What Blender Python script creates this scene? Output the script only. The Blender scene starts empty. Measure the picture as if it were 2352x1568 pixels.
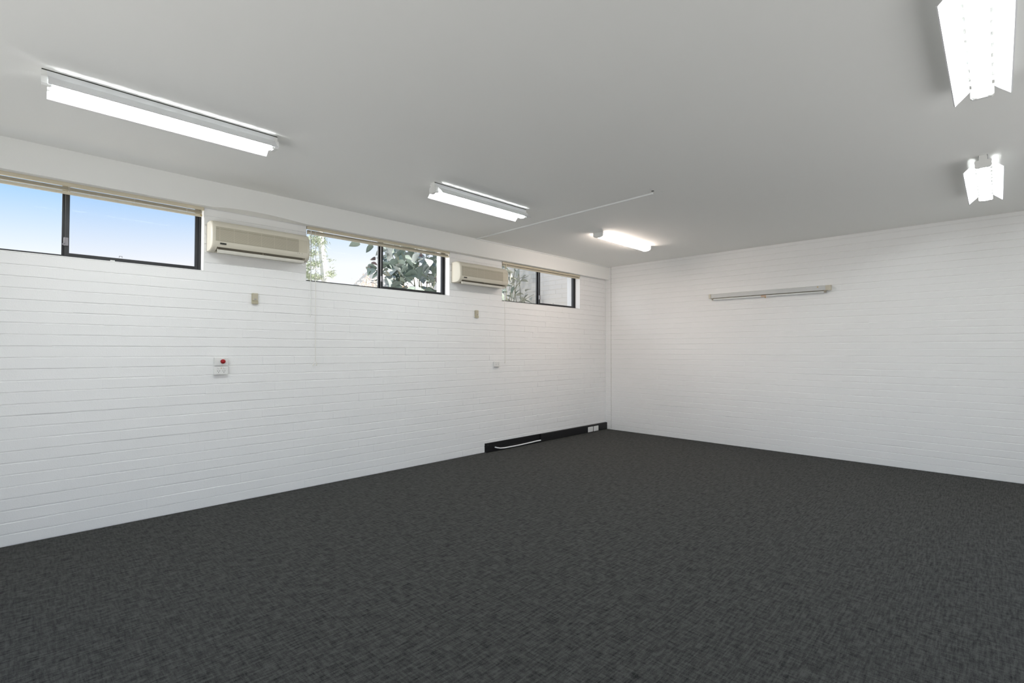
import bpy, bmesh, math, random
from mathutils import Vector, Matrix

S = bpy.context.scene
COL = S.collection
R = random.Random(7)

# ------------------------------------------------------------------ camera
CAM_F, CAM_YAW, CAM_PITCH, CAM_ROLL = 1137.015, 0.776280, 0.0181772, 0.0020286
CAM_P = Vector((-7.80839, -5.22057, 1.44969))
fw = Vector((math.cos(CAM_PITCH) * math.cos(CAM_YAW), math.cos(CAM_PITCH) * math.sin(CAM_YAW), math.sin(CAM_PITCH)))
rt = Vector((math.sin(CAM_YAW), -math.cos(CAM_YAW), 0))
up = rt.cross(fw)
c_, s_ = math.cos(CAM_ROLL), math.sin(CAM_ROLL)
rt, up = c_ * rt + s_ * up, -s_ * rt + c_ * up
cam_d = bpy.data.cameras.new('camera')
cam_d.sensor_fit = 'HORIZONTAL'
cam_d.sensor_width = 36.0
cam_d.lens = CAM_F / 2352 * 36.0
cam_d.clip_start = 0.02
cam_d.clip_end = 400
cam = bpy.data.objects.new('camera', cam_d)
cam.matrix_world = Matrix(((rt.x, up.x, -fw.x, CAM_P.x), (rt.y, up.y, -fw.y, CAM_P.y),
                           (rt.z, up.z, -fw.z, CAM_P.z), (0, 0, 0, 1)))
COL.objects.link(cam)
S.camera = cam

# ------------------------------------------------------------------ world, sun, exposure
TUBE_POWER = 50.0        # cool white fluorescent tubes
DIFFUSER_POWER = 30.0     # warm white wrap-around fitting
S.view_settings.view_transform = 'Standard'
S.view_settings.look = 'None'
S.view_settings.gamma = 1.0
S.view_settings.use_curve_mapping = False
S.view_settings.exposure = 0.15
S.cycles.max_bounces = 14
S.cycles.diffuse_bounces = 9
S.cycles.glossy_bounces = 3
S.cycles.transparent_max_bounces = 12

W = bpy.data.worlds.new('sky')
S.world = W
W.use_nodes = True
nt = W.node_tree
nt.nodes.clear()
tc = nt.nodes.new('ShaderNodeTexCoord')
dt = nt.nodes.new('ShaderNodeVectorMath'); dt.operation = 'DOT_PRODUCT'
dt.inputs[1].default_value = (-0.075, 0.0, 1.0)
rp = nt.nodes.new('ShaderNodeValToRGB')
bg = nt.nodes.new('ShaderNodeBackground')
wo = nt.nodes.new('ShaderNodeOutputWorld')
nt.links.new(tc.outputs['Generated'], dt.inputs[0])
nt.links.new(dt.outputs['Value'], rp.inputs['Fac'])
nt.links.new(rp.outputs['Color'], bg.inputs['Color'])
nt.links.new(bg.outputs['Background'], wo.inputs['Surface'])
el = rp.color_ramp.elements
el[0].position = 0.0; el[0].color = (0.98, 0.99, 1.0, 1)
el[1].position = 0.128; el[1].color = (0.95, 0.98, 1.02, 1)
for pos, col in ((0.235, (0.40, 0.67, 1.02, 1)), (0.45, (0.50, 0.66, 0.93, 1)), (1.0, (0.42, 0.56, 0.82, 1))):
    e = el.new(pos); e.color = col
bg.inputs['Strength'].default_value = 0.93

# area lamps added outside the openings, in place of light from outdoors
def daylight(loc, normal, sx, sy, energy):
    d = bpy.data.lights.new('daylight', 'AREA')
    d.shape = 'RECTANGLE'; d.size = sx; d.size_y = sy; d.energy = energy; d.color = (1.0, 0.985, 0.95)
    o = bpy.data.objects.new('daylight', d)
    o.location = loc
    o.rotation_euler = (-Vector(normal)).to_track_quat('Z', 'Y').to_euler()
    COL.objects.link(o)
daylight((-9.5, -3.6, 0.7), (0.74, 0, 0.67), 2.2, 4.6, 57.0)        # added fill lamp, through an assumed opening behind the camera
daylight((-4.8, -7.3, 0.7), (0, 0.45, 0.89), 5.4, 2.2, 15.0)      # added fill lamp, through an assumed opening opposite the windows
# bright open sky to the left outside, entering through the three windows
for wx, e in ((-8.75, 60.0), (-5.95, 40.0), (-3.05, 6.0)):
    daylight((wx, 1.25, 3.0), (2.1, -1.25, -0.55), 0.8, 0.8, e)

sun_d = bpy.data.lights.new('sun', 'SUN')
sun_d.energy = 8.0
sun_d.angle = 0.01
sun_d.color = (1.0, 0.95, 0.86)
sun = bpy.data.objects.new('sun', sun_d)
sun.rotation_euler = Vector((0.42, -0.55, 0.95)).to_track_quat('Z', 'Y').to_euler()
sun.location = (0, -10, 12)
COL.objects.link(sun)

# ------------------------------------------------------------------ materials
def mat(name, col, rough=0.6, metal=0.0, bump=0.0, bscale=60.0, spec=0.4, emit=None, estr=0.0, var=0.0, vscale=3.0):
    m = bpy.data.materials.new(name)
    m.use_nodes = True
    t = m.node_tree
    b = t.nodes['Principled BSDF']
    b.inputs['Base Color'].default_value = (*col, 1)
    b.inputs['Roughness'].default_value = rough
    b.inputs['Metallic'].default_value = metal
    b.inputs['Specular IOR Level'].default_value = spec
    if emit:
        b.inputs['Emission Color'].default_value = (*emit, 1)
        b.inputs['Emission Strength'].default_value = estr
    if bump or var:
        c = t.nodes.new('ShaderNodeTexCoord')
    if var:
        n = t.nodes.new('ShaderNodeTexNoise'); n.inputs['Scale'].default_value = vscale
        n.inputs['Detail'].default_value = 4
        x = t.nodes.new('ShaderNodeMapRange')
        x.inputs['To Min'].default_value = 1 - var; x.inputs['To Max'].default_value = 1 + var
        mx = t.nodes.new('ShaderNodeMix'); mx.data_type = 'RGBA'; mx.blend_type = 'MULTIPLY'
        mx.inputs['Factor'].default_value = 1.0
        mx.inputs['A'].default_value = (*col, 1)
        t.links.new(c.outputs['Object'], n.inputs['Vector'])
        t.links.new(n.outputs['Fac'], x.inputs['Value'])
        t.links.new(x.outputs['Result'], mx.inputs['B'])
        t.links.new(mx.outputs['Result'], b.inputs['Base Color'])
    if bump:
        n2 = t.nodes.new('ShaderNodeTexNoise'); n2.inputs['Scale'].default_value = bscale
        n2.inputs['Detail'].default_value = 3
        bp = t.nodes.new('ShaderNodeBump'); bp.inputs['Strength'].default_value = 1.0
        bp.inputs['Distance'].default_value = bump
        g = t.nodes.new('ShaderNodeNewGeometry')
        t.links.new(g.outputs['Position'], n2.inputs['Vector'])
        t.links.new(n2.outputs['Fac'], bp.inputs['Height'])
        t.links.new(bp.outputs['Normal'], b.inputs['Normal'])
    return m

def emitter(name, col, strength):
    m = bpy.data.materials.new(name)
    m.use_nodes = True
    t = m.node_tree; t.nodes.clear()
    e = t.nodes.new('ShaderNodeEmission'); o = t.nodes.new('ShaderNodeOutputMaterial')
    e.inputs['Color'].default_value = (*col, 1); e.inputs['Strength'].default_value = strength
    t.links.new(e.outputs[0], o.inputs['Surface'])
    return m

def glass_mat(name, tint, refl=0.05):
    m = bpy.data.materials.new(name)
    m.use_nodes = True
    t = m.node_tree; t.nodes.clear()
    tr = t.nodes.new('ShaderNodeBsdfTransparent'); tr.inputs['Color'].default_value = (*tint, 1)
    gl = t.nodes.new('ShaderNodeBsdfGlossy'); gl.inputs['Roughness'].default_value = 0.02
    mx = t.nodes.new('ShaderNodeMixShader'); mx.inputs[0].default_value = refl
    o = t.nodes.new('ShaderNodeOutputMaterial')
    t.links.new(tr.outputs[0], mx.inputs[1]); t.links.new(gl.outputs[0], mx.inputs[2])
    t.links.new(mx.outputs[0], o.inputs['Surface'])
    return m

def carpet_mat():
    m = bpy.data.materials.new('charcoal_carpet')
    m.use_nodes = True
    t = m.node_tree
    b = t.nodes['Principled BSDF']
    b.inputs['Roughness'].default_value = 1.0
    b.inputs['Specular IOR Level'].default_value = 0.1
    b.inputs['Sheen Weight'].default_value = 0.03
    b.inputs['Sheen Roughness'].default_value = 0.6
    g = t.nodes.new('ShaderNodeNewGeometry')
    def streak(sx, sy, detail=3.0):
        mp = t.nodes.new('ShaderNodeMapping'); mp.inputs['Scale'].default_value = (sx, sy, 1)
        n = t.nodes.new('ShaderNodeTexNoise'); n.inputs['Scale'].default_value = 1.0
        n.inputs['Detail'].default_value = detail; n.inputs['Roughness'].default_value = 0.6
        t.links.new(g.outputs['Position'], mp.inputs['Vector'])
        t.links.new(mp.outputs['Vector'], n.inputs['Vector'])
        return n.outputs['Fac']
    def math2(op, a, bb):
        n = t.nodes.new('ShaderNodeMath'); n.operation = op
        for i, v in enumerate((a, bb)):
            if isinstance(v, (int, float)): n.inputs[i].default_value = v
            else: t.links.new(v, n.inputs[i])
        return n.outputs[0]
    a = streak(9.0, 80.0)
    c = streak(80.0, 9.0)
    d = streak(30.0, 30.0)
    e = streak(210.0, 210.0, 2.0)
    v = math2('ADD', math2('MULTIPLY', a, 0.34), math2('MULTIPLY', c, 0.26))
    v = math2('ADD', v, math2('MULTIPLY', d, 0.23))
    v = math2('ADD', v, math2('MULTIPLY', e, 0.21))
    r = t.nodes.new('ShaderNodeValToRGB')
    r.color_ramp.elements[0].position = 0.405; r.color_ramp.elements[0].color = (0.0115, 0.0120, 0.0114, 1)
    r.color_ramp.elements[1].position = 0.60; r.color_ramp.elements[1].color = (0.074, 0.075, 0.070, 1)
    t.links.new(v, r.inputs['Fac'])
    t.links.new(r.outputs['Color'], b.inputs['Base Color'])
    bp = t.nodes.new('ShaderNodeBump'); bp.inputs['Distance'].default_value = 0.004
    bp.inputs['Strength'].default_value = 0.8
    t.links.new(v, bp.inputs['Height'])
    t.links.new(bp.outputs['Normal'], b.inputs['Normal'])
    return m

M = dict(
    wall=mat('white_wall_paint', (0.89, 0.89, 0.885), 0.55, bump=0.0007, bscale=120),
    mortar=mat('painted_mortar', (0.85, 0.85, 0.845), 0.6, bump=0.0010, bscale=90),
    ceiling=mat('ceiling_paint', (0.92, 0.92, 0.895), 0.8, bump=0.0003, bscale=200),
    carpet=carpet_mat(),
    steel=mat('white_enamel', (0.80, 0.81, 0.82), 0.35),
    reflector=mat('white_reflector_enamel', (0.78, 0.79, 0.80), 0.3),
    plastic=mat('white_plastic', (0.82, 0.82, 0.80), 0.4),
    trunk=mat('white_trunking', (0.84, 0.85, 0.84), 0.4),
    tube=emitter('lit_tube', (0.95, 1.0, 1.0), TUBE_POWER),
    diffuser=emitter('lit_diffuser', (1.0, 0.85, 0.755), DIFFUSER_POWER),
    opal=mat('unlit_tube_glass', (0.83, 0.84, 0.84), 0.2),
    batten=mat('aged_batten_enamel', (0.62, 0.63, 0.62), 0.4),
    cream=mat('cream_plastic', (0.62, 0.58, 0.48), 0.4),
    ac=mat('beige_air_conditioner_plastic', (0.66, 0.62, 0.52), 0.45),
    acgrille=mat('taupe_grille_plastic', (0.37, 0.34, 0.26), 0.6),
    acflap=mat('pale_flap_plastic', (0.70, 0.68, 0.61), 0.4),
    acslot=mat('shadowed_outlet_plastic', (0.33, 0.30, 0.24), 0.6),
    dark=mat('dark_badge', (0.03, 0.032, 0.025), 0.4),
    blind=mat('cream_blind_aluminium', (0.70, 0.64, 0.50), 0.4),
    cord=mat('pale_cord', (0.84, 0.82, 0.77), 0.8),
    frame=mat('charcoal_aluminium', (0.018, 0.019, 0.022), 0.35, spec=0.5),
    latch=mat('grey_latch', (0.30, 0.29, 0.31), 0.4),
    glass=glass_mat('clear_glass', (0.995, 0.997, 0.997), 0.0008),
    glass2=glass_mat('dusty_glass', (0.968, 0.968, 0.974), 0.0008),
    black=mat('black_duct_enamel', (0.010, 0.010, 0.011), 0.45),
    seal=mat('dark_seal', (0.05, 0.052, 0.04), 0.6),  # shade of the gap above the battens, as a colour
    red=mat('red_button_plastic', (0.30, 0.008, 0.010), 0.35),
    slot=mat('socket_slot_black', (0.04, 0.04, 0.04), 0.5),
    amber=mat('amber_label', (0.55, 0.36, 0.12), 0.5),
    remote=mat('khaki_remote_plastic', (0.46, 0.42, 0.31), 0.45),
    sealant=mat('grey_sealant', (0.50, 0.49, 0.46), 0.7),
    outwall=mat('white_exterior_brick', (0.76, 0.715, 0.66), 0.7, bump=0.001, bscale=80),
    peach=mat('peach_render', (0.72, 0.52, 0.36), 0.8),
    rooftile=mat('pale_roof', (0.75, 0.72, 0.68), 0.7),
    ground=mat('dry_ground', (0.46, 0.43, 0.37), 0.9, var=0.2, vscale=1.0),
    leaf=mat('grey_green_leaf', (0.27, 0.32, 0.27), 0.5, var=0.35, vscale=14),
    leaf2=mat('silvery_leaf', (0.46, 0.46, 0.39), 0.4, var=0.4, vscale=9),
    leaf3=mat('dusty_leaf', (0.38, 0.41, 0.39), 0.5, var=0.35, vscale=9),
    leafp=mat('purple_leaf', (0.26, 0.19, 0.20), 0.3, var=0.3, vscale=12),
    leafy=mat('lime_leaf', (0.40, 0.48, 0.12), 0.3, var=0.25, vscale=12),
    stem=mat('olive_stem', (0.24, 0.23, 0.15), 0.7),
    bark=mat('pale_bark', (0.80, 0.79, 0.75), 0.8, var=0.1, vscale=6),
    needles=mat('pale_pine_needles', (0.36, 0.40, 0.28), 0.8),
    pink=mat('pink_blossom', (0.95, 0.84, 0.76), 0.8),
)

# ------------------------------------------------------------------ mesh helpers
class MB:
    def __init__(s): s.v = []; s.f = []
    def add(s, verts, faces):
        o = len(s.v); s.v += [tuple(v) for v in verts]; s.f += [tuple(i + o for i in f) for f in faces]; return s
    def box(s, x0, x1, y0, y1, z0, z1):
        return s.add([(x0,y0,z0),(x1,y0,z0),(x1,y1,z0),(x0,y1,z0),(x0,y0,z1),(x1,y0,z1),(x1,y1,z1),(x0,y1,z1)],
                     [(0,3,2,1),(4,5,6,7),(0,1,5,4),(1,2,6,5),(2,3,7,6),(3,0,4,7)])
    def cbox(s, x0, x1, y0, y1, z0, z1, c):
        """box with chamfered edges"""
        bm = bmesh.new(); bmesh.ops.create_cube(bm, size=1.0)
        for v in bm.verts:
            v.co = Vector(((x0+x1)/2 + v.co.x*(x1-x0), (y0+y1)/2 + v.co.y*(y1-y0), (z0+z1)/2 + v.co.z*(z1-z0)))
        bmesh.ops.bevel(bm, geom=bm.edges[:], offset=c, segments=2, profile=0.6, affect='EDGES')
        bm.verts.index_update()
        s.add([v.co[:] for v in bm.verts], [[v.index for v in f.verts] for f in bm.faces]); bm.free(); return s
    def prism(s, poly, axis, a0, a1):
        """poly: 2-D points; axis 'x': points are (y,z); 'y': (x,z); 'z': (x,y)"""
        n = len(poly)
        def P(p, a): return {'x': (a, p[0], p[1]), 'y': (p[0], a, p[1]), 'z': (p[0], p[1], a)}[axis]
        v = [P(p, a0) for p in poly] + [P(p, a1) for p in poly]
        f = [tuple(range(n))[::-1], tuple(range(n, 2*n))] + [(i, (i+1) % n, n+(i+1) % n, n+i) for i in range(n)]
        return s.add(v, f)
    def tube(s, pts, rad, n=8, cap=True):
        pts = [Vector(p) for p in pts]
        rads = rad if isinstance(rad, (list, tuple)) else [rad]*len(pts)
        V = []; F = []
        ref = None
        for i, p in enumerate(pts):
            d = (pts[min(i+1, len(pts)-1)] - pts[max(i-1, 0)]).normalized()
            if ref is None or abs(ref.dot(d)) > 0.95:
                ref = Vector((0,0,1)) if abs(d.z) < 0.9 else Vector((1,0,0))
            a = d.cross(ref).normalized(); b = d.cross(a)
            for k in range(n):
                t = 2*math.pi*k/n
                V.append(p + (a*math.cos(t) + b*math.sin(t))*rads[i])
        for i in range(len(pts)-1):
            for k in range(n):
                F.append((i*n+k, i*n+(k+1) % n, (i+1)*n+(k+1) % n, (i+1)*n+k))
        if cap:
            F.append(tuple(range(n))[::-1]); F.append(tuple(range((len(pts)-1)*n, len(pts)*n)))
        return s.add(V, F)
    def dome(s, c, r, h, axis, n=20, rings=5):
        """flattened dome bulging along -Y from c"""
        V = []; F = []
        for i in range(rings):
            t = i/rings*math.pi/2
            for k in range(n):
                a = 2*math.pi*k/n
                V.append((c[0]+r*math.cos(t)*math.cos(a), c[1]-h*math.sin(t), c[2]+r*math.cos(t)*math.sin(a)))
        V.append((c[0], c[1]-h, c[2]))
        for i in range(rings-1):
            for k in range(n):
                F.append((i*n+k, i*n+(k+1) % n, (i+1)*n+(k+1) % n, (i+1)*n+k))
        for k in range(n): F.append(((rings-1)*n+k, (rings-1)*n+(k+1) % n, rings*n))
        F.append(tuple(range(n))[::-1])
        return s.add(V, F)
    def mesh(s, name, m=None, smooth=False):
        me = bpy.data.meshes.new(name)
        me.from_pydata(s.v, [], s.f)
        bm = bmesh.new(); bm.from_mesh(me)
        bmesh.ops.recalc_face_normals(bm, faces=bm.faces[:])
        bm.to_mesh(me); bm.free()
        if m: me.materials.append(m)
        if smooth:
            for p in me.polygons: p.use_smooth = True
            try: me.set_sharp_from_angle(angle=math.radians(35))
            except Exception: pass
        return me
    def obj(s, name, m, parent=None, loc=(0,0,0), smooth=False):
        return link(name, s.mesh(name, m, smooth), parent, loc)

def link(name, me, parent=None, loc=(0,0,0), rot=(0,0,0)):
    o = bpy.data.objects.new(name, me)
    COL.objects.link(o)
    if parent: o.parent = parent
    o.location = loc; o.rotation_euler = rot
    return o

def tag(o, label=None, cat=None, group=None, kind=None):
    if label: o['label'] = label
    if cat: o['category'] = cat
    if group: o['group'] = group
    if kind: o['kind'] = kind
    return o

def empty(name, loc, label, cat, group=None, rotz=0.0):
    o = bpy.data.objects.new(name, None)
    o.empty_display_size = 0.1
    COL.objects.link(o); o.location = loc; o.rotation_euler = (0, 0, rotz)
    return tag(o, label, cat, group)

def copy_tree(o, parent=None):
    c = o.copy(); COL.objects.link(c)
    if parent: c.parent = parent
    for ch in list(o.children): copy_tree(ch, c)
    return c

def project(P):
    d = Vector(P) - CAM_P
    z = d.dot(fw)
    if z < 0.1: return None
    return (1176 + CAM_F*d.dot(rt)/z, 784 - CAM_F*d.dot(up)/z)

# ------------------------------------------------------------------ room dimensions
H = 3.0
XB, YR = -8.85, -6.65          # back wall and right-hand wall, both out of view
WT = 0.28                      # thickness of the window wall
SILL, HEAD = 2.182, 2.765
WH = 2.815                     # window head, hidden behind the beam
WIN = [(-8.44, -6.552), (-5.61, -3.685), (-2.709, -0.795)]
BD = 0.0766                    # projection of the beam over the windows

# floor, ceiling, plain walls
fl = MB().box(XB-0.2, 0.25, YR-0.2, 0.02, -0.12, 0.0).obj('floor', M['carpet'])
tag(fl, 'charcoal woven carpet covering the whole floor', 'floor', kind='structure')
ce = MB().box(XB-0.2, 0.25, YR-0.2, WT, H, H+0.18).obj('ceiling', M['ceiling'])
tag(ce, 'flat off white painted ceiling', 'ceiling', kind='structure')
wb = MB().box(XB-0.2, XB, YR-0.2, -6.1, 0, H).box(XB-0.2, XB, -1.1, WT, 0, H).box(XB-0.2, XB, -6.1, -1.1, 2.45, H).obj('wall_back', M['wall'])  # unseen opening put in so the fill lamp can shine through
tag(wb, 'plain white wall behind the camera', 'wall', kind='structure')
DX0, DX1, DZ = -7.6, -2.0, 2.45   # unseen opening opposite the windows, put in to admit the fill lamp
wr = MB().box(XB, DX0, YR-0.2, YR, 0, H).box(DX1, 0.0, YR-0.2, YR, 0, H).box(DX0, DX1, YR-0.2, YR, DZ, H).obj('wall_right', M['wall'])
tag(wr, 'plain white wall opposite the windows', 'wall', kind='structure')

REC = 0.0058                   # mortar lies this far behind the mean brick face
# window wall: mortar body with three openings
wm = MB()
xs = [XB] + [x for w in WIN for x in w] + [0.25]
for i in range(0, len(xs), 2):                                  # piers, full height
    wm.box(xs[i], xs[i+1], REC, WT, 0, H)
for a, b in WIN:
    wm.box(a, b, REC, WT, 0, SILL-0.003)
    wm.box(a, b, REC, WT, WH, H)
wl = wm.obj('wall_left', M['mortar'])
tag(wl, 'white painted brick wall with three high windows', 'wall', kind='structure')
for a, b in WIN:                                                # smooth painted reveals
    rv = MB()
    rv.box(a-0.004, a+0.003, -0.0005, WT, SILL-0.002, WH)
    rv.box(b-0.003, b+0.004, -0.0005, WT, SILL-0.002, WH)
    rv.box(a, b, -0.0005, WT, SILL-0.006, SILL)
    rv.obj('reveal', M['wall'], wl)

# end wall
wf = MB().box(REC, 0.25, YR-0.2, 0.02, 0, H).obj('wall_far', M['mortar'])
tag(wf, 'white painted brick end wall with an old tube batten', 'wall', kind='structure')

# ------------------------------------------------------------------ bricks
PITCH = 0.0868
def brick_mesh(name, L, h, rng, axis):
    """front face with wavy long edges, chamfered back to the mortar"""
    n = 5
    top = []; bot = []; tb = []; bb = []
    for i in range(n):
        u = -L/2 + L*i/(n-1)
        j1, j2 = rng.uniform(-.0012, .0012), rng.uniform(-.0012, .0012)
        d1, d2 = rng.uniform(-.0006, .0006), rng.uniform(-.0006, .0006)
        top.append((u, d1, h/2-0.0038+j1)); bot.append((u, d2, -h/2+0.0034+j2))
        tb.append((u, 0.009, h/2+j1)); bb.append((u, 0.009, -h/2+j2))
    V = top+bot+tb+bb; F = []
    for i in range(n-1):
        F += [(n+i, n+i+1, i+1, i), (i, i+1, 2*n+i+1, 2*n+i), (3*n+i, 3*n+i+1, n+i+1, n+i)]
    F += [(0, 2*n, 3*n, n), (n-1, 2*n-1, 4*n-1, 3*n-1)]
    if axis == 'y':          # far wall: face towards -X
        V = [(v[1], -v[0], v[2]) for v in V]
    return V, F

def brick_field(wall, axis, u0, u1, length, off, zmax, holes, extra_cols=(), seed=1):
    """bricks of a wall; u runs along the wall; the ones that show largest become objects"""
    rng = random.Random(seed)
    protos = {}
    items = []
    nz = int(zmax/PITCH)+1
    for k in range(nz):
        z0, z1 = k*PITCH, min((k+1)*PITCH, zmax)
        if z1-z0 < 0.02: continue
        crs = rng.uniform(-.0012, .0012)
        o = off[k % 2]
        i0 = math.floor((u0-o)/length)
        spans = []
        u = o + i0*length
        while u < u1:
            spans.append((max(u, u0), min(u+length, u1))); u += length
        spans = [s for s in spans if s[1]-s[0] > 0.012]
        spans += list(extra_cols)
        for a, b in spans:
            segs = [(a, b, z0, z1)]
            for (ha, hb, hz) in holes:
                nx = []
                for (sa, sb, sz0, sz1) in segs:
                    if sb <= ha or sa >= hb or sz1 <= hz+0.004: nx.append((sa, sb, sz0, sz1)); continue
                    if sa < ha: nx.append((sa, ha, sz0, sz1))
                    if sb > hb: nx.append((hb, sb, sz0, sz1))
                    if sz0 < hz-0.02: nx.append((max(sa, ha), min(sb, hb), sz0, hz))
                segs = nx
            for s in segs:
                if s[1]-s[0] > 0.02:
                    items.append((s, crs + rng.uniform(-.0011, .0011), rng.uniform(-.013, .013), rng.uniform(-.0042, .0042)))
    scored = []
    for it in items:
        (a, b, z0, z1), d, tx, tz = it
        uc, zc = (a+b)/2, (z0+z1)/2
        P = (lambda u, z: (u, 0, z)) if axis == 'x' else (lambda u, z: (0, u, z))
        q = [project(P(*p)) for p in ((a, z0), (b, z0), (b, z1), (a, z1))]
        c = project(P(uc, zc))
        area = 0
        if c and all(q) and -20 < c[0] < 2372 and -20 < c[1] < 1588:
            area = abs(sum(q[i][0]*q[(i+1) % 4][1]-q[(i+1) % 4][0]*q[i][1] for i in range(4)))/2
        scored.append((area, it))
    scored.sort(key=lambda s: -s[0])
    rest = MB()
    for n, (area, ((a, b, z0, z1), d, tx, tz)) in enumerate(scored):
        L, h = b-a+0.0004, z1-z0-0.0018-0.0012*rng.randrange(0, 5)
        uc, zc = (a+b)/2, (z0+z1)/2
        loc = (uc, d, zc) if axis == 'x' else (d, uc, zc)
        rot = (tx, 0, tz) if axis == 'x' else (0, tx, tz)
        key = (round(L, 3), round(h, 3), rng.randrange(5))
        if n < 300:
            if key not in protos:
                V, F = brick_mesh('brick', L, h, rng, axis)
                protos[key] = MB().add(V, F).mesh('brick', M['wall'])
            link('brick', protos[key], wall, loc, rot)
        else:
            V, F = brick_mesh('brick', L, h, rng, axis)
            e = Matrix.Translation(loc) @ Matrix.Rotation(tz, 4, 'Z') @ Matrix.Rotation(tx, 4, 'X' if axis == 'x' else 'Y')
            rest.add([e @ Vector(v) for v in V], F)
    o = rest.obj('brickwork', M['wall'], wall)
    o['kind'] = 'stuff'

brick_field(wl, 'x', XB, -0.001, 0.308, (-6.338+0.12, -6.338), HEAD-0.001, [(a-0.004, b+0.004, SILL) for a, b in WIN], seed=3)
brick_field(wf, 'y', YR, -0.1235, 0.31, (0.0, -0.117), H-0.001, [], extra_cols=[(-0.1165, -0.001)], seed=5)
MB().box(0.0005, 0.006, -0.1235, -0.1165, 0.02, H).obj('trim_2', M['sealant'])
tag(bpy.data.objects['trim_2'], 'thin grey vertical joint beside the far corner', 'joint', kind='structure')

# beam over the windows
def edge_lift(x):                 # lifted lower edge over the first air conditioner
    t = (x+6.50)/0.86
    return 0.027*math.sin(math.pi*t**0.8) if 0 < t < 1 else 0.0
bx_ = [XB] + [-6.50+0.86*i/16 for i in range(17)] + [0.0]
bmb = MB()
for x in bx_:
    bmb.v += [(x, -BD, H), (x, -BD, HEAD+edge_lift(x)), (x, -0.0006, HEAD), (x, -0.0006, H)]
for i in range(len(bx_)-1):
    bmb.f += [(4*i+k, 4*i+(k+1) % 4, 4*i+4+(k+1) % 4, 4*i+4+k) for k in range(4)]
bmb.f += [(0, 1, 2, 3), tuple(4*(len(bx_)-1)+k for k in range(4))]
bm_ = bmb.obj('trim_1', M['ceiling'])
tag(bm_, 'shallow painted beam along the ceiling above the windows', 'beam', kind='structure')

# ------------------------------------------------------------------ windows
def window(n, a, b, label):
    w = empty('window_%d' % n, ((a+b)/2, 0.13, SILL), label, 'window')
    w['kind'] = 'structure'
    ha = (b-a)/2; hh = WH-SILL; c = 0.0
    fr = MB()
    y0, y1 = -0.035, 0.04
    fr.box(-ha+.003, -ha+0.022, y0, y1, 0, hh); fr.box(ha-0.022, ha-.003, y0, y1, 0, hh)
    fr.box(-ha+0.022, ha-0.022, y0, y1, 0, 0.020); fr.box(-ha+0.022, ha-0.022, y0, y1, hh-0.020, hh)
    fr.obj('frame', M['frame'], w)
    def sash(x0, x1, y, g, bottom, wl_, wr_):
        s = MB(); t = 0.011
        s.box(x0, x0+wl_, y-t, y+t, 0.020, hh-0.02); s.box(x1-wr_, x1, y-t, y+t, 0.020, hh-0.02)
        s.box(x0+wl_, x1-wr_, y-t, y+t, 0.020, bottom); s.box(x0+wl_, x1-wr_, y-t, y+t, hh-0.032, hh-0.02)
        so = s.obj('sash', M['frame'], w)
        MB().box(x0+wl_-.004, x1-wr_+.004, y-0.002, y+0.002, bottom-.004, hh-0.030).obj('pane', g, so)
        return so
    sash(-ha+0.022, 0.010, 0.022, M['glass'], 0.030, 0.02, 0.032)
    s2 = sash(-0.004, ha-0.022, -0.012, M['glass2'], 0.044, 0.026, 0.026)
    la = MB().cbox(-0.012, 0.016, -0.040, -0.021, 0.10, 0.165, 0.003)
    la.tube([(-0.006, -0.04, 0.118), (-0.020, -0.052, 0.105)], 0.005, 6)
    la.obj('latch', M['latch'], s2)
    # small catch on the bottom rail
    MB().tube([(0.34, -0.021, 0.052), (0.34, -0.03, 0.062), (0.36, -0.03, 0.062), (0.36, -0.021, 0.052)], 0.0025, 5).obj('catch', M['latch'], s2)
    return w
wlab = ['high sliding window nearest the camera showing blue sky', 'middle sliding window with leafy bush behind its right sash',
        'sliding window closest to the room corner with white wall outside']
WO = [window(i+1, a, b, wlab[i]) for i, (a, b) in enumerate(WIN)]
MB().box(0.28, 0.31, -0.040, -0.034, 0.004, 0.021).obj('sticker', M['plastic'], WO[0])

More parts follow.
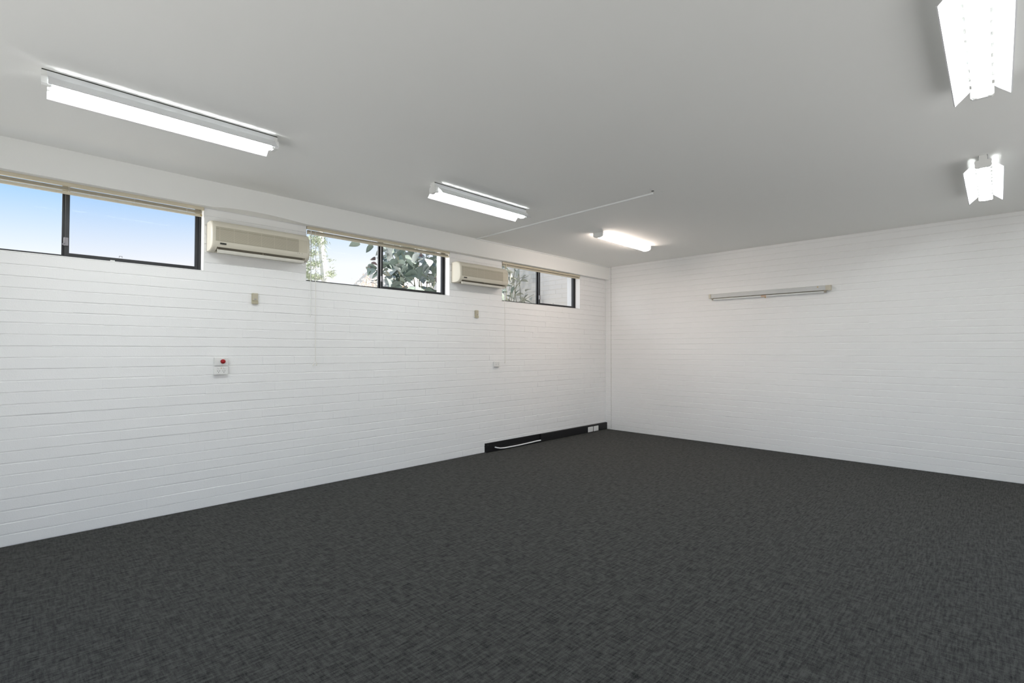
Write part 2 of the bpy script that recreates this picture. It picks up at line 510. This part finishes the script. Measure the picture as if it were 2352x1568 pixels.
# ------------------------------------------------------------------ blinds (drawn up)
def blind(a, b, label, rail_h, gap1, nslat, gap2, foot_h, ladders):
    r = empty('venetian_blind', ((a+b)/2, 0.012, HEAD), label, 'blind', 'raised blinds in the window heads')
    w = (b-a)/2-0.006
    z = -0.001
    hr = MB().box(-w, w, -0.017, 0.017, z-rail_h, z)
    hr.box(-w, w, -0.0195, -0.017, z-rail_h-0.002, z-rail_h+0.003); hr.box(-w, w, -0.0195, -0.017, z-0.004, z)
    hr.obj('headrail', M['blind'], r)
    for sx in (-1, 1):
        MB().box(sx*w-0.004*(sx > 0)-.0, sx*w+0.004*(sx < 0), -0.0215, 0.018, z-rail_h-0.004, z).obj('bracket', M['blind'], r)
    z -= rail_h+gap1
    w2 = w-0.012
    ys = [(-0.0125, -0.0015), (-0.0065, 0.0), (0.0, 0.0006), (0.0065, 0.0), (0.0125, -0.0015)]
    prof = [(y, zz) for y, zz in ys] + [(y, zz-0.0012) for y, zz in reversed(ys)]
    sm = MB().prism(prof, 'x', -w2, w2).mesh('slat', M['blind'])
    for k in range(nslat):
        link('slat', sm, r, (R.uniform(-.002, .002), R.uniform(-.0008, .0008), z-0.0015-k*0.0026))
    zs = z-0.0026*nslat-0.001-gap2
    MB().cbox(-w2, w2, -0.0135, 0.0135, zs-foot_h, zs, 0.003).obj('bottom_rail', M['blind'], r)
    for x in ladders:
        l = MB().tube([(x, -0.0185, -rail_h-.001), (x+.001, -0.0175, (zs-rail_h)/2), (x, -0.0155, zs-foot_h*.6)], 0.0012, 5)
        l.tube([(x+.006, -0.0185, -rail_h-.001), (x+.007, -0.018, zs+.004)], 0.001, 5)
        l.obj('ladder_cord', M['cord'], r)
        MB().cbox(x-0.008, x+0.008, -0.0165, -0.0125, zs-foot_h*0.75, zs-foot_h*0.25, 0.001).obj('rail_plug', M['blind'], r)
    MB().box(w2-0.018, w2-0.004, -0.0145, -0.0125, zs-foot_h*.6, zs-foot_h*.25).obj('end_clip', M['amber'], r)
    return r, zs-foot_h
B1, z1 = blind(*WIN[0], 'cream raised blind over the window nearest the camera', 0.024, 0.007, 10, 0.008, 0.022, (-0.55, 0.005, 0.42, 0.80))
B2, z2 = blind(*WIN[1], 'cream raised blind with a wand and long cords', 0.026, 0.009, 7, 0.002, 0.020, (-0.86, -0.66, -0.2, 0.22, 0.72))
B3, z3 = blind(*WIN[2], 'cream raised blind closest to the room corner', 0.026, 0.001, 7, 0.001, 0.014, (-0.80, -0.45, -0.05, 0.3, 0.7))
# wand and pull cords of the middle blind, cord of the far blind (local to the blinds)
cx = (WIN[1][0]+WIN[1][1])/2
MB().tube([(-5.566-cx, -0.030, -0.03), (-5.565-cx, -0.0305, -0.5), (-5.563-cx, -0.031, 1.80-HEAD)], 0.0034, 6).obj('tilt_wand', M['plastic'], B2)
pc = MB().tube([(-5.515-cx, -0.024, -0.03), (-5.509-cx, -0.030, -0.4), (-5.508-cx, -0.0305, -1.0), (-5.503-cx, -0.031, 1.335-HEAD)], 0.0015, 6)
pc.tube([(-5.520-cx, -0.023, -0.03), (-5.512-cx, -0.030, -0.4), (-5.512-cx, -0.031, -1.0), (-5.509-cx, -0.0315, 1.335-HEAD)], 0.0012, 6)
pco = pc.obj('pull_cord', M['cord'], B2)
for dx in (-0.030, 0.012):
    MB().tube([(-5.506-cx, -0.031, 1.335-HEAD), (-5.503-cx+dx*.7, -0.031, 1.312-HEAD)], 0.0018, 5).tube(
        [(-5.503-cx+dx*.7, -0.031, 1.318-HEAD), (-5.503-cx+dx, -0.031, 1.282-HEAD)], [0.003, 0.0065], 8).obj('tassel', M['cord'], pco)
cx = (WIN[2][0]+WIN[2][1])/2
pc = MB().tube([(-2.668-cx, -0.022, -0.03), (-2.668-cx, -0.028, -0.35), (-2.668-cx, -0.03, 2.20-HEAD), (-2.672-cx, -0.03, 2.12-HEAD), (-2.662-cx, -0.031, 2.0-HEAD),
              (-2.664-cx, -0.031, 1.7-HEAD), (-2.659-cx, -0.031, 1.30-HEAD)], 0.0028, 6)
pco = pc.obj('pull_cord', M['cord'], B3)
MB().tube([(-2.659-cx, -0.031, 1.305-HEAD), (-2.659-cx, -0.031, 1.262-HEAD)], [0.003, 0.008], 8).obj('tassel', M['cord'], pco)
# wand holder clip dangling from the far blind's left end
MB().box(-0.885, -0.872, -0.022, -0.018, -0.095, -0.03).obj('hanger', M['blind'], B3)

# ------------------------------------------------------------------ air conditioners
def air_conditioner(x0, w, label):
    r = empty('air_conditioner', (x0, 0.0, 2.352), label, 'air conditioner', 'wall air conditioners between the windows')
    full = [(-.001, 0.004), (-.001, 0.280), (-.095, 0.283), (-.135, 0.276), (-.162, 0.258), (-.180, 0.232), (-.188, 0.200), (-.191, 0.150),
            (-.191, 0.095), (-.188, 0.066), (-.180, 0.043), (-.165, 0.024), (-.143, 0.011), (-.115, 0.003), (-.08, 0.0)]
    notch = full[:10] + [(-.183, 0.048), (-.174, 0.034), (-.115, 0.046), (-.085, 0.020), (-.07, 0.0)]
    e = 0.042
    # rounded ends: a few slices that shrink towards the end
    def slices(sgn):
        st = [(0.0, 0.90), (0.005, 0.955), (0.014, 0.99), (e*0.75, 1.0), (e, 1.0)]
        rows = []
        for d, s in st:
            x = d if sgn > 0 else w-d
            rows.append([(x, p[0]*(1-(1-s)*.8), 0.14+(p[1]-0.14)*(1-(1-s)*.6)) for p in full])
        return rows
    body = MB()
    for sgn in (1, -1):
        rows = slices(sgn); n = len(full)
        V = [v for row in rows for v in row]; F = [tuple(range(n))]
        for i in range(len(rows)-1):
            F += [(i*n+k, i*n+(k+1) % n, (i+1)*n+(k+1) % n, (i+1)*n+k) for k in range(n)]
        F.append(tuple(range((len(rows)-1)*n, len(rows)*n)))
        body.add(V, F)
    body.prism(notch, 'x', e, w-e)
    body.obj('casing', M['ac'], r, smooth=True)
    # dark liner of the air outlet
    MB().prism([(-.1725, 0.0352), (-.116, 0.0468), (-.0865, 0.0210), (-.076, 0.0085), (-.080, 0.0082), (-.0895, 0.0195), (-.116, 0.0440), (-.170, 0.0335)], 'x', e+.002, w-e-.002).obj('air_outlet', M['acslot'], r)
    # front grille, following the face
    gx0, gx1 = 0.028, w-0.118
    face = [(-.1925, 0.086), (-.1933, 0.10), (-.1935, 0.15), (-.1905, 0.198), (-.186, 0.216)]
    g = MB().prism(face + [(y+.004, z) for y, z in reversed(face)], 'x', gx0, gx1)
    go = g.obj('grille', M['acgrille'], r)
    nr = 6
    for k in range(nr+1):
        rib = MB()
        x = gx0 + .03 + (gx1-gx0-.03)*k/nr if k else gx0+.03
        rib.prism([(y-.0008, z) for y, z in face] + [(y+.001, z) for y, z in reversed(face)], 'x', x-.0018, x+.0018)
        rib.obj('grille_rib', mat_rib, go)
    lou = MB()
    for k in range(1, 26):
        z = 0.086 + 0.130*k/26
        y = -.1938 if z < 0.165 else -.1938+(z-.165)*.125
        lou.box(gx0+.002, gx1-.002, y-.0006, y+.001, z-.0013, z+.0013)
    lou = lou.obj('louvre', mat_rib, go); lou['kind'] = 'stuff'
    # smooth panel to the right of the grille
    MB().prism([(y+.0012, z) for y, z in face] + [(y+.004, z) for y, z in reversed(face)], 'x', gx1+.002, w-.03).obj('side_panel', M['acgrille2'], r)
    # open louvre flap, hinged below the outlet
    fl_ = MB()
    fl_.prism([(-.142, 0.018), (-.166, 0.012), (-.170, 0.004), (-.164, -.014), (-.158, -.019), (-.152, -.016), (-.150, -.004), (-.138, 0.008)], 'x', e+.008, w-e-.012)
    fl_.prism([(-.150, -.004), (-.138, 0.008), (-.10, 0.022), (-.10, 0.018)], 'x', e+.02, w-e-.03)
    flo = fl_.obj('flap', M['acflap'], r)
    for x in (e+.012, w/2, w-e-.018):
        MB().tube([(x, -.148, 0.0), (x, -.150, 0.03), (x, -.135, 0.045)], 0.0045, 6).obj('flap_pivot', M['acslot'], flo)
    # badge, indicator lamps
    bd = MB()
    bx = 0.062
    for k, ww in enumerate((.010, .009, .010, .009, .007)):
        bd.box(bx, bx+ww, -.1925, -.186, 0.058, 0.072); bx += ww+.0015
    bd.obj('badge', M['dark'], r)
    for x in (w-.127, w-.112, w-.083):
        MB().dome((x, -.1855, 0.076), 0.0035, 0.006, 'y', 8, 2).obj('indicator_light', M['dark'], r)
    return r
mat_rib = mat('grille_rib_plastic', (0.54, 0.50, 0.40), 0.5)
M['acgrille2'] = mat('side_panel_plastic', (0.58, 0.54, 0.43), 0.5)
air_conditioner(-6.533, 0.888, 'beige split air conditioner between the first and second windows')
air_conditioner(-3.654, 0.900, 'beige split air conditioner between the second and third windows')

# ------------------------------------------------------------------ fluorescent fittings
def reflector_light(x, y, label, rot=0.0):
    r = empty('fluorescent_light', (x, y, H), label, 'light', 'twin tube reflector lights on the ceiling', rot)
    L = 0.60
    hs = MB().box(-L, L, -0.025, 0.025, -0.046, -0.0005)
    hs.box(-L, L, -0.0395, 0.0395, -0.060, -0.046)
    hs.obj('housing', M['steel'], r)
    for s in (-1, 1):
        cap = [(-.024, -.001), (.024, -.001), (.024, -.038), (.047, -.042), (.050, -.050), (.050, -.086), (.040, -.096), (-.040, -.096), (-.050, -.086), (-.050, -.050), (-.047, -.042), (-.024, -.038)]
        MB().prism(cap, 'x', s*(L-.002), s*(L+.024)).obj('end_cap', M['plastic'], r)
        for d in (-.028, .028):
            MB().tube([(s*(L-.014), d, -.079), (s*(L-.002), d, -.079)], 0.017, 12).obj('lamp_holder', M['plastic'], r)
    for s in (-1, 1):
        w = MB()
        t = .0012
        w.prism([(s*.0525, -.049), (s*.116, -.1125), (s*.116+s*t, -.1125+t), (s*.0525+s*t, -.049+t)], 'x', -L+.004, L-.004)
        w.prism([(s*.116, -.1125), (s*.122, -.1085), (s*.122, -.1072), (s*.116, -.1112)], 'x', -L+.004, L-.004)   # stiffening lip
        k = 0; xx = -L+.004
        while xx < L-.01:
            w.prism([(s*.039, -.0475), (s*.0510, -.0475), (s*.0531, -.0491), (s*.0539, -.0483), (s*.0514, -.0463), (s*.039, -.0463)], 'x', xx, min(xx+.060, L-.004)); xx += .1155
        w.obj('reflector', M['reflector'], r)
    MB().box(-L-.022, L+.022, -.0262, .0262, -.0055, -.0003).obj('ceiling_gasket', M['seal'], r)  # dark strip painting the shadow line between batten and ceiling
    for d in (-.027, .027):
        tb = MB().tube([(-L+.008, d, -.079), (L-.008, d, -.079)], 0.013, 16).obj('tube', M['tube'], r, smooth=True)
        for s in (-1, 1):
            MB().tube([(s*(L-.020), d, -.079), (s*(L-.006), d, -.079)], 0.0137, 14).obj('tube_cap', M['steel'], tb)
    return r
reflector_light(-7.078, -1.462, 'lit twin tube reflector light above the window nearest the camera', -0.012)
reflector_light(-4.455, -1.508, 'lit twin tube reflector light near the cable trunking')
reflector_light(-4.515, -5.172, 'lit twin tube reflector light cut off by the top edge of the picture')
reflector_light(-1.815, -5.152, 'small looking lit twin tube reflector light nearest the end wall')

# warm wrap-around fitting
wl_o = empty('wraparound_light', (-1.790, -1.500, H), 'warm lit wrap around diffuser light near the far corner', 'light')
L = 0.62
MB().box(-L, L, -.064, .064, -.030, -.0005).obj('base', M['steel'], wl_o)
arc = [(.0705*math.cos(t), -.020-.048*math.sin(t)**0.6) for t in [math.pi*i/14 for i in range(15)]]
MB().prism(arc, 'x', -L+.012, L-.006).obj('diffuser', M['diffuser'], wl_o, smooth=True)
arc2 = [(.075, 0.0)] + [(.075*math.cos(t), -.024-.048*math.sin(t)**0.6) for t in [math.pi*i/14 for i in range(15)]] + [(-.075, 0.0)]
MB().prism([(y, min(z, -.0008)) for y, z in arc2], 'x', -L-.010, -L+.012).obj('end_cap', M['plastic'], wl_o)
MB().prism([(y, min(z, -.0008)) for y, z in arc2], 'x', L-.006, L+.004).obj('end_cap', M['plastic'], wl_o)

# unlit batten on the end wall
bt = empty('tube_batten', (0.0, -2.785, 2.308), 'old unlit tube batten fixed to the far brick wall', 'light')
bh = MB().cbox(-.054, -.001, -.815, .790, -.031, .031, 0.006); bh.obj('housing', M['batten'], bt)
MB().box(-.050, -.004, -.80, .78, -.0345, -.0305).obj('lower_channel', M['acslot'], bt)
for a, b in ((-.840, -.775), (.785, .818)):
    MB().cbox(-.062, -.001, a, b, -.034, .034, 0.005).obj('end_cap', M['cream'], bt)
MB().cbox(-.052, -.018, -.780, -.755, -.062, -.030, .003).obj('lamp_holder', M['acslot'], bt)
MB().cbox(-.052, -.018, .755, .775, -.062, -.030, .003).obj('lamp_holder', M['acslot'], bt)
tb = MB().tube([(-.032, -.755, -.0515), (-.032, .755, -.0515)], 0.0125, 14).obj('tube', M['opal'], bt, smooth=True)
MB().tube([(-.032, -.02, -.0515), (-.032, .05, -.0515)], 0.0129, 14).obj('tube_label', mat('peach_label', (0.70, 0.50, 0.38), .6), tb)
MB().box(-.056, -.054, -.690, -.675, .012, .024).obj('sticker', M['amber'], bt)
MB().box(-.034, -.030, -.012, 0.000, -.080, -.060).obj('tag', M['amber'], bt)

# ------------------------------------------------------------------ cable trunking on the ceiling
TX, TY = -3.30, -0.09
d = Vector((-3.392+3.280, -2.815+0.078, 0)); d.normalize(); nrm = Vector((-d.y, d.x, 0))*0.0085
a = Vector((TX+0.020, TY+0.010, H)); b = a + d*2.74
tk1 = MB()
tk1.add([*(a+nrm+Vector((0, 0, z)) for z in (-.0005, -.014)), *(a-nrm+Vector((0, 0, z)) for z in (-.014, -.0005)),
         *(b+nrm+Vector((0, 0, z)) for z in (-.0005, -.014)), *(b-nrm+Vector((0, 0, z)) for z in (-.014, -.0005))],
        [(0,1,2,3),(7,6,5,4),(0,4,5,1),(1,5,6,2),(2,6,7,3),(3,7,4,0)])
tag(tk1.obj('cable_trunking', M['trunk']), 'slim white cable trunking running across the ceiling from the beam', 'trunking')
te = MB().box(TX+.031, -.002, -BD-.0165, -BD-.0008, H-.014, H-.0005).obj('cable_trunking', M['trunk'])
tag(te, 'slim white cable trunking along the top edge of the beam to the corner', 'trunking')
hole = MB().tube([(-3.445, -2.845, H-.002), (-3.445, -2.845, H-.0002)], 0.014, 12).obj('hole', M['dark'], ce)
for hx, hy in ((-3.52, -2.86), (-3.40, -2.72), (-3.36, -2.90)):
    MB().tube([(hx, hy, H-.0014), (hx, hy, H-.0002)], 0.010, 10).obj('filler_patch', M['trunk'], ce)

# ------------------------------------------------------------------ remotes, sockets
def remote(x, z, label):
    r = empty('remote_control', (x, -0.002, z), label, 'remote control', 'remote controls on the window wall')
    MB().cbox(-.029, .029, -.006, .003, -.052, .05, .002).obj('bracket', M['remote'], r)
    MB().cbox(-.025, .025, -.022, -.005, -.022, .052, .004).obj('handset', M['cream2'], r)
    c = MB().cbox(-.0275, .0275, -.025, -.005, -.056, -.024, .006); c.obj('holder', M['remote'], r)
    MB().cbox(-.010, .010, -.0235, -.0215, -.012, -.004, .001).obj('button', M['latch'], r)
    return r
M['cream2'] = mat('cream_remote_handset', (0.52, 0.48, 0.37), 0.45)
remote(-6.112, 1.955, 'cream remote in a wall holder right of the red button')
remote(-3.210, 1.960, 'cream remote in a wall holder under the farther air conditioner')

def slots(mb, x, z, y, k=1.0):
    for (dx, dz, an) in ((-.0075*k, .005*k, 0.5), (.0075*k, .005*k, -0.5), (0, -.009*k, 0)):
        c, s_2 = math.cos(an), math.sin(an); hw, hl = .0016*k, .0048*k
        q = [(-hw, -hl), (hw, -hl), (hw, hl), (-hw, hl)]
        P = [(x+dx+c*u-s_2*v, z+dz+s_2*u+c*v) for u, v in q]
        mb.prism(P, 'y', y-.0006, y+.002)

so = empty('power_point', (-6.406, -0.002, 1.260), 'white double power point below the red button', 'socket')
MB().cbox(-.056, .056, -.020, .004, -.040, .018, .003).obj('mounting_block', M['plastic'], so)
MB().cbox(-.0585, .0585, -.030, -.020, -.041, .035, .004).obj('cover_plate', M['plastic'], so)
for x in (-.026, .026):
    MB().cbox(x-.009, x+.009, -.036, -.029, .013, .026, .003).obj('rocker_switch', M['plastic'], so)
for x in (-.022, .022):
    sl = MB(); slots(sl, x, -.012, -.030); sl.obj('socket_slots', M['slot'], so)
MB().dome((0.0, -.030, .020), .004, .002, 'y', 10, 2).obj('indicator_light', M['amber'], so)

eb = empty('button_plate', (-6.406, -0.002, 1.340), 'white wall plate with a big red round button', 'switch')
MB().cbox(-.056, .056, -.020, .004, -.018, .036, .003).obj('mounting_block', M['plastic'], eb)
MB().cbox(-.0585, .0585, -.028, -.020, -.036, .038, .004).obj('cover_plate', M['plastic'], eb)
MB().dome((0.011, -.028, .002), .026, .006, 'y', 24, 3).obj('button_ring', M['plastic'], eb, smooth=True)
MB().tube([(0.011, -.030, .002), (0.011, -.046, .002)], .0205, 24).dome((0.011, -.046, .002), .0205, .010, 'y', 24, 4).obj('button', M['red'], eb, smooth=True)

s2 = empty('double_socket', (-2.835, -0.002, 1.252), 'small white double socket below the far remote', 'socket')
MB().cbox(-.052, .052, -.026, .004, -.046, .036, .003).obj('mounting_block', M['plastic'], s2)
MB().cbox(-.0585, .0585, -.036, -.026, -.036, .040, .004).obj('cover_plate', M['plastic'], s2)
for x in (-.024, .024):
    MB().cbox(x-.009, x+.009, -.041, -.035, .014, .026, .003).obj('rocker_switch', M['plastic'], s2)
for x in (-.022, .022):
    sl = MB(); slots(sl, x, -.008, -.036); sl.obj('socket_slots', M['latch'], s2)

# ------------------------------------------------------------------ black skirting duct with plates, loose cable
bs = MB()
X0, X1, XJ = -3.043, -0.002, -1.852
D = 0.034
bs.box(X0, X1, -.004, .004, 0.0, .128)                    # back plate
bs.box(X0, XJ, -D, -.004, .001, .006)                     # floor of the open length
bs.box(X0, XJ, -D, -D+.003, .001, .016)                   # lower lip
bs.box(X0, XJ, -.016, -.004, .121, .128)                  # top flange
bs.box(X0, XJ, -.014, -.004, .070, .074)                  # cable divider
bso = bs.obj('baseboard_left', M['black'])
tag(bso, 'black skirting duct along the foot of the window wall', 'skirting duct', kind='structure')
MB().cbox(XJ, X1, -D, -.004, .003, .126, .004).obj('cover', M['black'], bso)
MB().box(XJ-.012, XJ+.0, -D+.004, -.004, .001, .126).obj('end_stop', M['black'], bso)
for x in (-.536, -.368):
    pl = MB().cbox(x-.072, x+.072, -D-.009, -D, .008, .097, .003).obj('outlet_plate', M['plastic'], bso)
    pl['label'] = 'white outlet plate'
MB().dome((X0+.06, -.004, .098), .004, .003, 'y', 8, 2).obj('screw', M['latch'], bso)
cb = MB().tube([(-2.865, -.026, .056), (-2.83, -.032, .044), (-2.77, -.038, .030), (-2.68, -.040, .023), (-2.5, -.040, .0215), (-2.38, -.040, .0215),
                (-2.22, -.038, .024), (-2.08, -.036, .027), (-1.97, -.034, .030), (-1.87, -.031, .029)], 0.0095, 10)
cbo = cb.obj('cable', mat('white_cable_sheath', (0.85, 0.86, 0.87), .4), smooth=True)
tag(cbo, 'loose white cable lying in the open black skirting duct', 'cable')

# ------------------------------------------------------------------ outside
gr = MB().box(-70, 90, WT+.0, 140, -0.30, -0.02).obj('ground', M['ground'])
tag(gr, 'ground outside the windows', 'ground', kind='structure')

# white brick wing wall beyond the third window
ww = MB().box(-0.55, -0.2, WT, 4.6, -0.02, 4.2).obj('wing_wall', M['outwall'])
tag(ww, 'white brick wall outside the window closest to the corner', 'wall', kind='structure')
wb2 = MB(); rg = random.Random(11)
for k in range(22, 46):
    o = 0.155*(k % 2); y = WT+.005-o
    while y < 4.6:
        a, b = max(y, WT+.002), min(y+.307, 4.598)
        if b-a > .02:
            V, F = brick_mesh('b', b-a, PITCH-.0085, rg, 'y'); dx = rg.uniform(-.0015, .0015)
            wb2.add([Vector(v)+Vector((-.5555+dx, (a+b)/2, (k+.5)*PITCH)) for v in V], F)
        y += .31
o = wb2.obj('brickwork', M['outwall'], ww); o['kind'] = 'stuff'

def leaf_mesh(name, L, Wd, m, rng, curl=0.25):
    n = 6; V = []; F = []
    for i in range(n+1):
        t = i/n
        w = Wd/2*math.sin(math.pi*min(1, t*0.97+.03))**0.8*(1.15-.35*t)
        z = -curl*L*(t*t) + rng.uniform(-.004, .004)*L
        V += [(-w, L*t, z+w*.35), (0, L*t, z), (w, L*t, z+w*.35)]
    for i in range(n):
        F += [(3*i, 3*i+1, 3*i+4, 3*i+3), (3*i+1, 3*i+2, 3*i+5, 3*i+4)]
    me = bpy.data.meshes.new(name); me.from_pydata(V, [], F); me.materials.append(m)
    for p in me.polygons: p.use_smooth = True
    return me

def at(px, py, Y):
    d = fw + rt*((px-1176)/CAM_F) - up*((py-784)/CAM_F)
    return CAM_P + d*((Y-CAM_P.y)/d.y)

def shrub_at(px, py, Y):
    p = at(px, py, Y)
    if p.x > -0.72:                       # keep clear of the wing wall
        q = CAM_P + (p-CAM_P)*((-0.72-rg.uniform(0, .25)-CAM_P.x)/(p.x-CAM_P.x))
        if q.y > WT+.12: return q
    return p

def put_leaf(me, parent, base, pos, rng, s=1.0, droop=None):
    o = link('leaf', me, parent)
    o.location = Vector(pos)-base
    o.rotation_euler = (rng.uniform(-1.1, .5) if droop is None else droop, rng.uniform(-.6, .6), rng.uniform(0, 6.28))
    k = s*rng.uniform(.75, 1.2); o.scale = (k, k, k)
    return o

# shrub outside the third window: stems with pointed leaves
rg = random.Random(21)
base = Vector((-1.35, 1.75, -0.02))
stems = MB()
lines = [((1158, 760), (1175, 660), (1184, 610)), ((1172, 760), (1180, 690), (1192, 625)), ((1196, 780), (1196, 690), (1190, 600)), ((1168, 760), (1163, 680), (1160, 600)),
         ((1186, 780), (1187, 700), (1178, 640)), ((1160, 780), (1178, 668), (1200, 640)), ((1188, 720), (1200, 690), (1226, 676)), ((1190, 660), (1200, 640), (1214, 633))]
for ln in lines:
    Y = rg.uniform(1.2, 2.0)
    pts = [Vector((base.x+rg.uniform(-.5, .4), base.y+rg.uniform(-.2, .2), base.z))] + [shrub_at(*q, Y) for q in ln] if ln[0][1] > 730 else [shrub_at(*q, 1.7) for q in ln]
    stems.tube([p-base for p in pts], [0.012]+[0.006]*(len(pts)-1) if len(pts) > 3 else 0.004, 6)
so_ = stems.obj('leafy_shrub', M['stem'], None, base)
tag(so_, 'leafy shrub with thin stems against the white wall outside the third window', 'shrub')
lm = [leaf_mesh('leaf', .17, .10, M['leaf2'], rg), leaf_mesh('leaf', .17, .09, M['leaf'], rg), leaf_mesh('leaf', .15, .085, M['leaf2'], rg)]
for i in range(120):
    px = 1146+rg.random()**1.5*52; py = rg.uniform(560, 715)
    if px > 1185 and py < 668 and rg.random() < .5: px -= 25
    put_leaf(rg.choice(lm), so_, base, shrub_at(px, py, rg.uniform(1.0, 2.1)), rg)
for (px, py) in ((1208, 632), (1207, 669), (1214, 676), (1221, 683), (1203, 684), (1199, 690), (1205, 691), (1195, 645), (1193, 640), (1200, 694)):
    put_leaf(rg.choice(lm), so_, base, shrub_at(px, py, 1.7), rg, 1.0)

# big-leaved bush outside the middle window
rg = random.Random(33)
base = Vector((-1.9, 2.9, -0.02))
st = MB()
for i in range(16):
    e = at(rg.uniform(868, 1012), rg.uniform(560, 660), rg.uniform(2.2, 3.6))
    b0 = Vector((base.x+rg.uniform(-.5, .5), base.y+rg.uniform(-.3, .3), 0))
    mid = (b0+e)/2 + Vector((rg.uniform(-.2, .2), rg.uniform(-.2, .2), .2))
    st.tube([b0-base, mid-base, e-base], [.028, .014, .006], 6)
e = at(850, 615, 2.6); st.tube([Vector((0, 0, .1)), at(905, 640, 2.8)-base, e-base], [.02, .012, .005], 6)
bu = st.obj('broad_leaved_bush', M['stem'], None, base)
tag(bu, 'dense broad leaved bush behind the right sash of the middle window', 'bush')
lms = [leaf_mesh('leaf', .23, .19, M['leaf'], rg), leaf_mesh('leaf', .23, .18, M['leaf3'], rg), leaf_mesh('leaf', .16, .13, M['leafp'], rg), leaf_mesh('leaf', .22, .19, M['leaf'], rg)]
gaps = [(892, 588, 9), (945, 590, 11), (936, 577, 7), (905, 597, 4), (948, 625, 5), (948, 653, 7), (985, 665, 9), (1000, 650, 8), (965, 602, 8), (965, 648, 12), (1000, 618, 6)]
n = 0
while n < 272:
    px, py = rg.uniform(878, 1022), rg.uniform(555, 690)
    if any((px-a)**2+(py-b)**2 < (r_+2)**2 for a, b, r_ in gaps): continue
    put_leaf(rg.choice((lms[0], lms[1], lms[1], lms[3], lms[3], lms[2] if n % 3 == 0 else lms[0])), bu, base, at(px, py, rg.uniform(1.9, 3.4)), rg); n += 1
ly = leaf_mesh('leaf', .15, .14, M['leafy'], rg)
for px, py, me in ((862, 597, lms[2]), (852, 604, lms[2]), (846, 610, lms[2]), (856, 606, lms[0]), (864, 612, lms[3]), (858, 616, lms[0]), (866, 620, lms[0]), (852, 622, ly), (860, 626, ly), (866, 624, ly), (853, 613, lms[1]),
                   (827, 560, lms[0]), (851, 566, lms[0]), (858, 566, lms[3]), (838, 558, lms[3]), (864, 645, lms[0]), (862, 652, lms[2]), (866, 658, lms[3])):
    put_leaf(me, bu, base, at(px, py, 2.6), rg, .75)

# pink flowering shrub farther off
rg = random.Random(41)
base = at(846, 660, 7.5); base.z = -0.02
ps = MB()
for i in range(9):
    e = at(rg.uniform(822, 872), rg.uniform(632, 668), 7.5+rg.uniform(-.4, .4)); ps.tube([(rg.uniform(-.2, .2), rg.uniform(-.2, .2), 0), (e-base)*.6+Vector((0, 0, .2)), e-base], [.03, .015, .006], 5)
pk = ps.obj('flowering_shrub', M['stem'], None, base)
tag(pk, 'pale pink flowering shrub low behind the middle window', 'shrub')
fm = MB()
for i in range(420):
    c = at(846+rg.gauss(0, 14), 664-abs(rg.gauss(0, 13)), 7.5+rg.uniform(-.6, .6))-base
    r_ = rg.uniform(.025, .05); V = [c+Vector((rg.uniform(-1, 1), rg.uniform(-1, 1), rg.uniform(-1, 1)))*r_ for _ in range(4)]
    fm.add(V, [(0, 1, 2), (0, 2, 3), (0, 3, 1), (1, 3, 2)])
o = fm.obj('blossom', M['pink'], pk); o['kind'] = 'stuff'

# tall pine in the distance: leaning pale trunk with tiers of branches
rg = random.Random(51)
Yp = 20.0
pt = [at(752, 690, Yp), at(747, 640, Yp), at(741, 590, Yp), at(736, 545, Yp), at(733, 490, Yp)]
base = at(756, 720, Yp); base.z = -0.02
tr = MB().tube([Vector((0, 0, 0))]+[p-base for p in pt], [.24, .22, .20, .17, .14, .08], 10)
pn = tr.obj('pine_tree', M['bark'], None, base, smooth=True)
tag(pn, 'distant pale trunked pine seen through the left pane of the middle window', 'tree')
br = MB(); nd = MB()
def spray(px, py, n, sx, sy, down=0.0):
    for i in range(n):
        c = at(px+rg.gauss(0, sx), py+rg.gauss(0, sy), Yp+rg.uniform(-.8, .8))-base
        l = rg.uniform(.10, .26); dv = Vector((rg.uniform(-1, 1), rg.uniform(-1, 1), rg.uniform(-.3, .8)-down)).normalized()*l
        q = dv.cross(Vector((rg.uniform(-1, 1), rg.uniform(-1, 1), rg.uniform(-1, 1)))).normalized()*.022
        nd.add([c-q, c+q, c+dv], [(0, 1, 2)])
for (px, py, n, sx, sy, dn) in ((722, 548, 260, 8, 7, 1.2), (738, 552, 200, 6, 8, 1.2), (718, 582, 170, 6, 5, 0), (722, 607, 200, 8, 4, 0), (706, 614, 120, 4, 6, 0), (722, 636, 320, 11, 4, 0), (707, 632, 120, 4, 6, 0), (757, 630, 170, 6, 4, 0),
                                (745, 573, 30, 3, 3, 1), (748, 590, 20, 3, 3, 0), (756, 598, 26, 6, 3, 0)):
    spray(px, py, n, sx, sy, dn)
    br.tube([at(742, py+4, Yp)-base, at(px, py, Yp)-base], [.05, .015], 5)
br.obj('branch', M['bark'], pn)
o = nd.obj('needles', M['needles'], pn); o['kind'] = 'stuff'

# peach rendered house glimpsed through the bush
hp = at(962, 660, 14.0)
hs_ = MB().box(hp.x-1.3, hp.x+1.5, 14.0, 18.0, -0.02, 4.35).obj('house', M['peach'])
tag(hs_, 'peach rendered house glimpsed through gaps in the bush', 'house')
MB().prism([(13.7, 4.33), (16, 5.2), (18.3, 4.33)], 'x', hp.x-1.5, hp.x+1.7).obj('roof', M['rooftile'], hs_)
